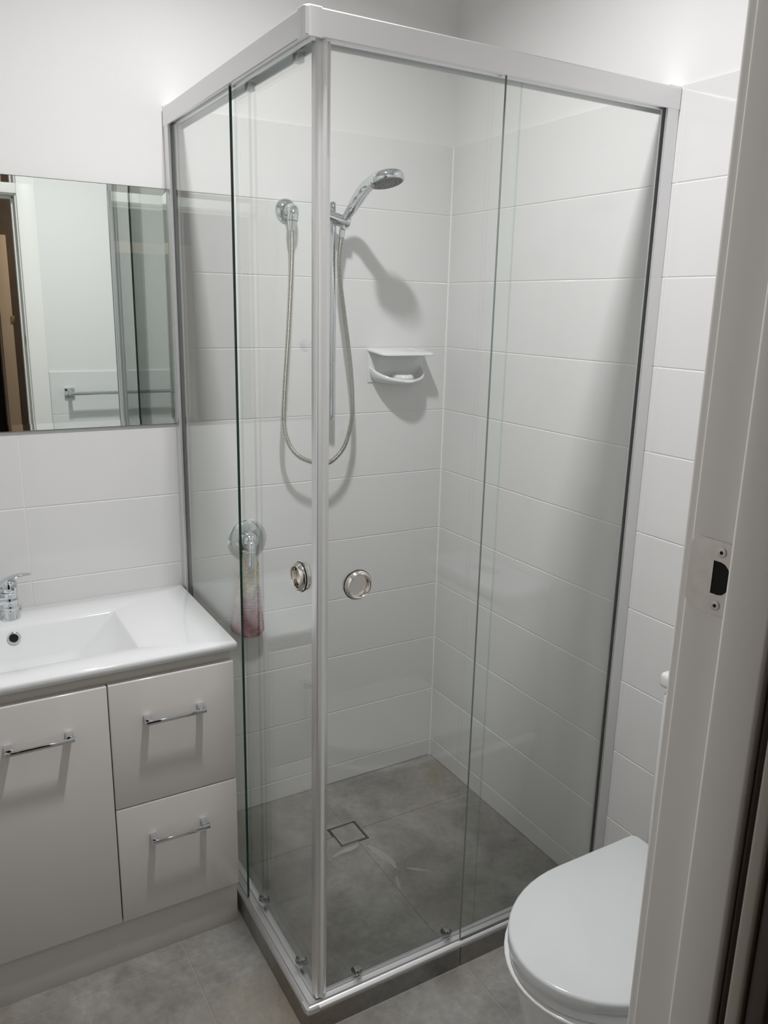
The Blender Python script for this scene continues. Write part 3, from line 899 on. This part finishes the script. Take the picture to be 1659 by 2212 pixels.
# ------------------------------------------------------------------ shower mixer
mx = thing('shower_mixer_tap', (-0.690, 0.0, 0.886), 'round chrome shower mixer with lever pointing down', 'tap')
bm = bmesh.new(); lathe(bm, (-0.690, 0.0, 0.886), (0, -1, 0), [(0.0, 0), (0.061, 0.0), (0.061, 0.002), (0.058, 0.0045), (0.046, 0.0072), (0.030, 0.009)], 56)
obj('cover_plate', bm, 'chrome', mx, smooth=True)
bm = bmesh.new(); lathe(bm, (-0.693, 0.0, 0.890), (0, -1, 0), [(0.026, 0.0085), (0.0255, 0.030), (0.0225, 0.042), (0.014, 0.050), (0.0, 0.053)], 36)
obj('cap', bm, 'chrome', mx, smooth=True)
bm = bmesh.new()
lp = [(-0.695, -0.040, 0.892), (-0.697, -0.055, 0.878), (-0.699, -0.062, 0.856), (-0.701, -0.064, 0.832), (-0.702, -0.064, 0.812)]
tube(bm, catmull(lp, 0.006), [0.013, 0.0125, 0.012, 0.0115, 0.011, 0.0108, 0.0105, 0.0105, 0.0105, 0.0105, 0.0105, 0.011, 0.011, 0.011, 0.011, 0.011, 0.011, 0.011, 0.011, 0.011][:len(catmull(lp, 0.006))], 18)
obj('lever', bm, 'chrome', mx, smooth=True)

# ------------------------------------------------------------------ bath mitt hanging from the mixer
mt_ = thing('bath_mitt', (-0.697, -0.045, 0.862), 'knitted exfoliating bath mitt fading from cream to deep pink hanging from the mixer', 'bath mitt')
bm = bmesh.new()
prof = [(0.862, -0.702, 0.012), (0.845, -0.696, 0.019), (0.82, -0.693, 0.026), (0.79, -0.696, 0.031), (0.76, -0.698, 0.035), (0.727, -0.6985, 0.0395), (0.69, -0.702, 0.044),
        (0.66, -0.705, 0.049), (0.635, -0.706, 0.052), (0.615, -0.703, 0.050), (0.600, -0.695, 0.040), (0.590, -0.690, 0.026), (0.585, -0.688, 0.010)]
zz = [p[0] for p in prof]
def interp(z):
    for a, b in zip(prof, prof[1:]):
        if b[0] <= z <= a[0]:
            t = (a[0] - z) / (a[0] - b[0]); return a[1] + (b[1] - a[1]) * t, a[2] + (b[2] - a[2]) * t
    return prof[-1][1], prof[-1][2]
loops = []; K = 84
for i in range(K + 1):
    z = 0.862 - (0.862 - 0.585) * i / K
    cx_, hw = interp(z)
    rib = 0.0016 * (1 if i % 2 else -1)
    L = []
    for k in range(36):
        a = 2 * math.pi * k / 36
        fold = 0.0038 * math.sin(a * 3 + z * 21) * (hw / 0.05) + 0.0022 * math.sin(a * 7 - z * 40)
        L.append((cx_ + math.cos(a) * (hw + rib), -0.030 + math.sin(a) * (0.009 + hw * 0.13 + rib) + fold * (0.5 if math.sin(a) > 0 else 1), z + 0.0015 * math.sin(a * 5 + i)))
    loops.append(L)
loft(bm, loops)
mo = obj('knitted_mitt', bm, 'mitt', mt_, smooth=True, angle=180)
# local origin at the top so the colour bands follow the cloth
for v in mo.data.vertices: v.co -= Vector((-0.697, -0.045, 0.862))
mo.matrix_parent_inverse = Matrix.Identity(4); mo.location = (0, 0, 0)
bm = bmesh.new()
ring = [(-0.7005 + 0.0125 * math.cos(a), -0.058 + 0.014 * math.sin(a), 0.862 - 0.006 * math.sin(a) - 0.002) for a in (2 * math.pi * k / 20 for k in range(21))]
tube(bm, ring, 0.0016, 8)
obj('hanging_loop', bm, 'mitt', mt_, smooth=True)

# ------------------------------------------------------------------ ceramic soap holder
sh = thing('soap_holder', (-0.19, 0.0, 1.35), 'white ceramic soap holder with flat shelf above a curved dish', 'soap dish')
bm = bmesh.new(); box(bm, -0.2880, -0.0900, -0.004, 0.0, 1.340, 1.441, bev=0.0015, seg=3)
obj('back_plate', bm, 'ceramic', sh, smooth=True)
bm = bmesh.new()
def shelf_loop(z, e):
    pts = [(-0.2895 + e, 0.0), (-0.2885 + e, -0.080)]
    for k in range(1, 6):
        a = math.radians(180 + 90 * k / 5); pts.append((-0.276 + (0.012 - e) * math.cos(a), -0.082 + (0.012 - e) * math.sin(a)))
    for k in range(6):
        a = math.radians(270 + 90 * k / 5); pts.append((-0.116 + (0.012 - e) * math.cos(a), -0.082 + (0.012 - e) * math.sin(a)))
    pts += [(-0.098 - e, -0.030), (-0.0900 - e, 0.0)]
    return [(x, y, z + y * 0.10) for x, y in pts]
loft(bm, [shelf_loop(1.4330, 0.003), shelf_loop(1.4350, 0.0), shelf_loop(1.4395, 0.0), shelf_loop(1.4415, 0.003)])
obj('shelf', bm, 'ceramic', sh, smooth=True, angle=60)
# dish: half-round tray whose rim dips towards the front
bm = bmesh.new()
DCX, DW_, DD = -0.1905, 0.0950, 0.088
def dish(r, zoff, m_=28):
    L = []
    for k in range(m_ + 1):
        a = math.pi + math.pi * k / m_
        x = DCX + DW_ * r * math.cos(a); y = DD * r * math.sin(a)
        f = abs(math.sin(a))
        L.append((x, y, zoff(f, r)))
    return L
rim = lambda f, r: 1.388 - 0.038 * f
outer = lambda f, r: 1.384 - 0.036 * f
bot = lambda f, r: 1.338
lps = [dish(0.55, bot), dish(0.80, lambda f, r: 1.342 - 0.003 * f), dish(0.95, lambda f, r: 1.358 - 0.016 * f), dish(1.0, lambda f, r: 1.381 - 0.037 * f), dish(1.0, rim),
       dish(0.965, lambda f, r: 1.390 - 0.038 * f), dish(0.93, lambda f, r: 1.386 - 0.038 * f), dish(0.84, lambda f, r: 1.364 - 0.017 * f), dish(0.66, lambda f, r: 1.350 - 0.004 * f), dish(0.40, lambda f, r: 1.348)]
loft(bm, lps)
obj('dish', bm, 'ceramic', sh, smooth=True, angle=60)
soap = None
bm = bmesh.new()
lathe(bm, (-0.1900, -0.046, 1.346), (0, 0, 1), [(0.016, 0.0), (0.031, 0.002), (0.0345, 0.010), (0.030, 0.0185), (0.021, 0.0205), (0.014, 0.0170), (0.011, 0.009), (0.0, 0.008)], 32)
bmesh.ops.scale(bm, vec=(1.0, 1.15, 1.0), space=Matrix.Translation((0.1900, 0.046, 0)), verts=bm.verts[:])
o = obj('drain_ring', bm, 'ceramic', sh, smooth=True, angle=80)

# ------------------------------------------------------------------ floor waste
fw = thing('floor_waste', (DR[0], DR[1], ZF), 'square tile insert floor waste with thin dark slot in shower floor', 'drain')
bm = bmesh.new(); g = 0.0015
for a in ((dx0 + g, dx0 + g + 0.0018, dy0 + g, dy1 - g), (dx1 - g - 0.0018, dx1 - g, dy0 + g, dy1 - g), (dx0 + g, dx1 - g, dy0 + g, dy0 + g + 0.0018), (dx0 + g, dx1 - g, dy1 - g - 0.0018, dy1 - g)):
    box(bm, a[0], a[1], a[2], a[3], ZF - 0.0009, ZF + 0.0010)
obj('frame', bm, 'steel', fw)
bxo('slot', 'black', fw, dx0 + g, dx1 - g, dy0 + g, dy1 - g, ZF - 0.0014, ZF - 0.0010)
bxo('tile_insert', 'ftile', fw, dx0 + 0.0068, dx1 - 0.0068, dy0 + 0.0068, dy1 - 0.0068, ZF - 0.0009, ZF + 0.0012, bev=0.0005, seg=1)

# ------------------------------------------------------------------ toilet
tl = thing('toilet', (-0.30, -1.293, ZF), 'white close coupled toilet with closed D shaped lid beside the shower', 'toilet')
TY = -1.293


def dshape(back, ax, bx, hw, z, n=26, rb=0.014, xf=-0.420):
    """D outline: straight sides, elliptical front towards -x, rounded rear corners"""
    L = []
    for k in range(n + 1):
        a = math.pi / 2 + math.pi * k / n
        L.append((xf + ax * math.cos(a), TY + hw * math.sin(a), z))
    for k in range(5):
        a = math.radians(-90 + 90 * k / 4); L.append((back - rb + rb * math.cos(a), TY - hw + rb + rb * math.sin(a), z))
    for k in range(5):
        a = math.radians(90 * k / 4); L.append((back - rb + rb * math.cos(a), TY + hw - rb + rb * math.sin(a), z))
    return L


ZL = 0.420
bm = bmesh.new()
loft(bm, [dshape(-0.194, 0.2325, 0, 0.178, ZL - 0.029), dshape(-0.191, 0.2365, 0, 0.1815, ZL - 0.027), dshape(-0.190, 0.2372, 0, 0.182, ZL - 0.006),
          dshape(-0.1915, 0.2355, 0, 0.1805, ZL - 0.002), dshape(-0.195, 0.2315, 0, 0.177, ZL)])
obj('lid', bm, 'lidplastic', tl, smooth=True, angle=60)
bm = bmesh.new()
loft(bm, [dshape(-0.198, 0.227, 0, 0.1725, ZL - 0.0535), dshape(-0.196, 0.2305, 0, 0.176, ZL - 0.052), dshape(-0.196, 0.2305, 0, 0.176, ZL - 0.034), dshape(-0.198, 0.228, 0, 0.174, ZL - 0.0310)])
obj('seat', bm, 'ceramic', tl, smooth=True, angle=60)
bm = bmesh.new()
zt = ZL - 0.055
sec = [(ZF, -0.03, 0.155, 0.125), (ZF + 0.02, -0.03, 0.157, 0.127), (0.12, -0.03, 0.170, 0.135), (0.22, -0.03, 0.195, 0.150), (0.29, -0.03, 0.212, 0.170), (0.325, -0.03, 0.222, 0.183), (0.345, -0.03, 0.228, 0.190),
       (zt - 0.006, -0.03, 0.2365, 0.1965), (zt - 0.002, -0.03, 0.2365, 0.1965), (zt, -0.033, 0.2340, 0.194)]
loft(bm, [dshape(b, a, 0, h, z) for z, b, a, h in sec])
obj('pan', bm, 'ceramic', tl, smooth=True, angle=60)
bm = bmesh.new(); box(bm, -0.170, -0.002, TY - 0.170, TY + 0.170, zt - 0.002, 0.778, bev=0.016, seg=4)
cs = obj('cistern', bm, 'ceramic', tl, smooth=True)
bm = bmesh.new(); box(bm, -0.176, -0.002, TY - 0.176, TY + 0.176, 0.783, 0.818, bev=0.010, seg=4)
cl = obj('cistern_lid', bm, 'ceramic', tl, smooth=True)
bm = bmesh.new(); lathe(bm, (-0.09, TY, 0.818), (0, 0, 1), [(0.030, -0.002), (0.030, 0.003), (0.026, 0.005), (0, 0.005)], 32)
obj('flush_button', bm, 'chrome', cl, smooth=True)
for s in (-1, 1):
    bm = bmesh.new(); tube(bm, [(-0.184, TY + s * 0.075 - 0.02, ZL - 0.035), (-0.184, TY + s * 0.075 + 0.02, ZL - 0.035)], 0.009, 16)
    obj('hinge', bm, 'chrome', tl, smooth=True)

# ------------------------------------------------------------------ towel rail on the door wall (seen in the mirror)
TF = DW + 0.006
tr_ = thing('towel_rail', (-0.575, TF, 1.147), 'chrome towel rail with square end plates on the low tiles seen in the mirror', 'towel rail')
for x in (-0.874, -0.275):
    bm = bmesh.new(); box(bm, x - 0.0225, x + 0.0225, TF, TF + 0.010, 1.1245, 1.1695, bev=0.002)
    box(bm, x - 0.009, x + 0.009, TF + 0.009, TF + 0.066, 1.138, 1.156, bev=0.002)
    obj('end_plate', bm, 'chrome', tr_, smooth=True)
bm = bmesh.new(); tube(bm, [(-0.868, TF + 0.058, 1.147), (-0.281, TF + 0.058, 1.147)], 0.0085, 20)
obj('bar', bm, 'chrome', tr_, smooth=True)

# ------------------------------------------------------------------ ceiling light fitting
lf = thing('ceiling_light', (-0.889, -0.920, ZC), 'small oblong white ceiling light above the middle of the bathroom', 'ceiling light')
bm = bmesh.new(); box(bm, -0.945, -0.833, -1.015, -0.825, ZC - 0.040, ZC, bev=0.006)
obj('housing', bm, 'plastic', lf, smooth=True)
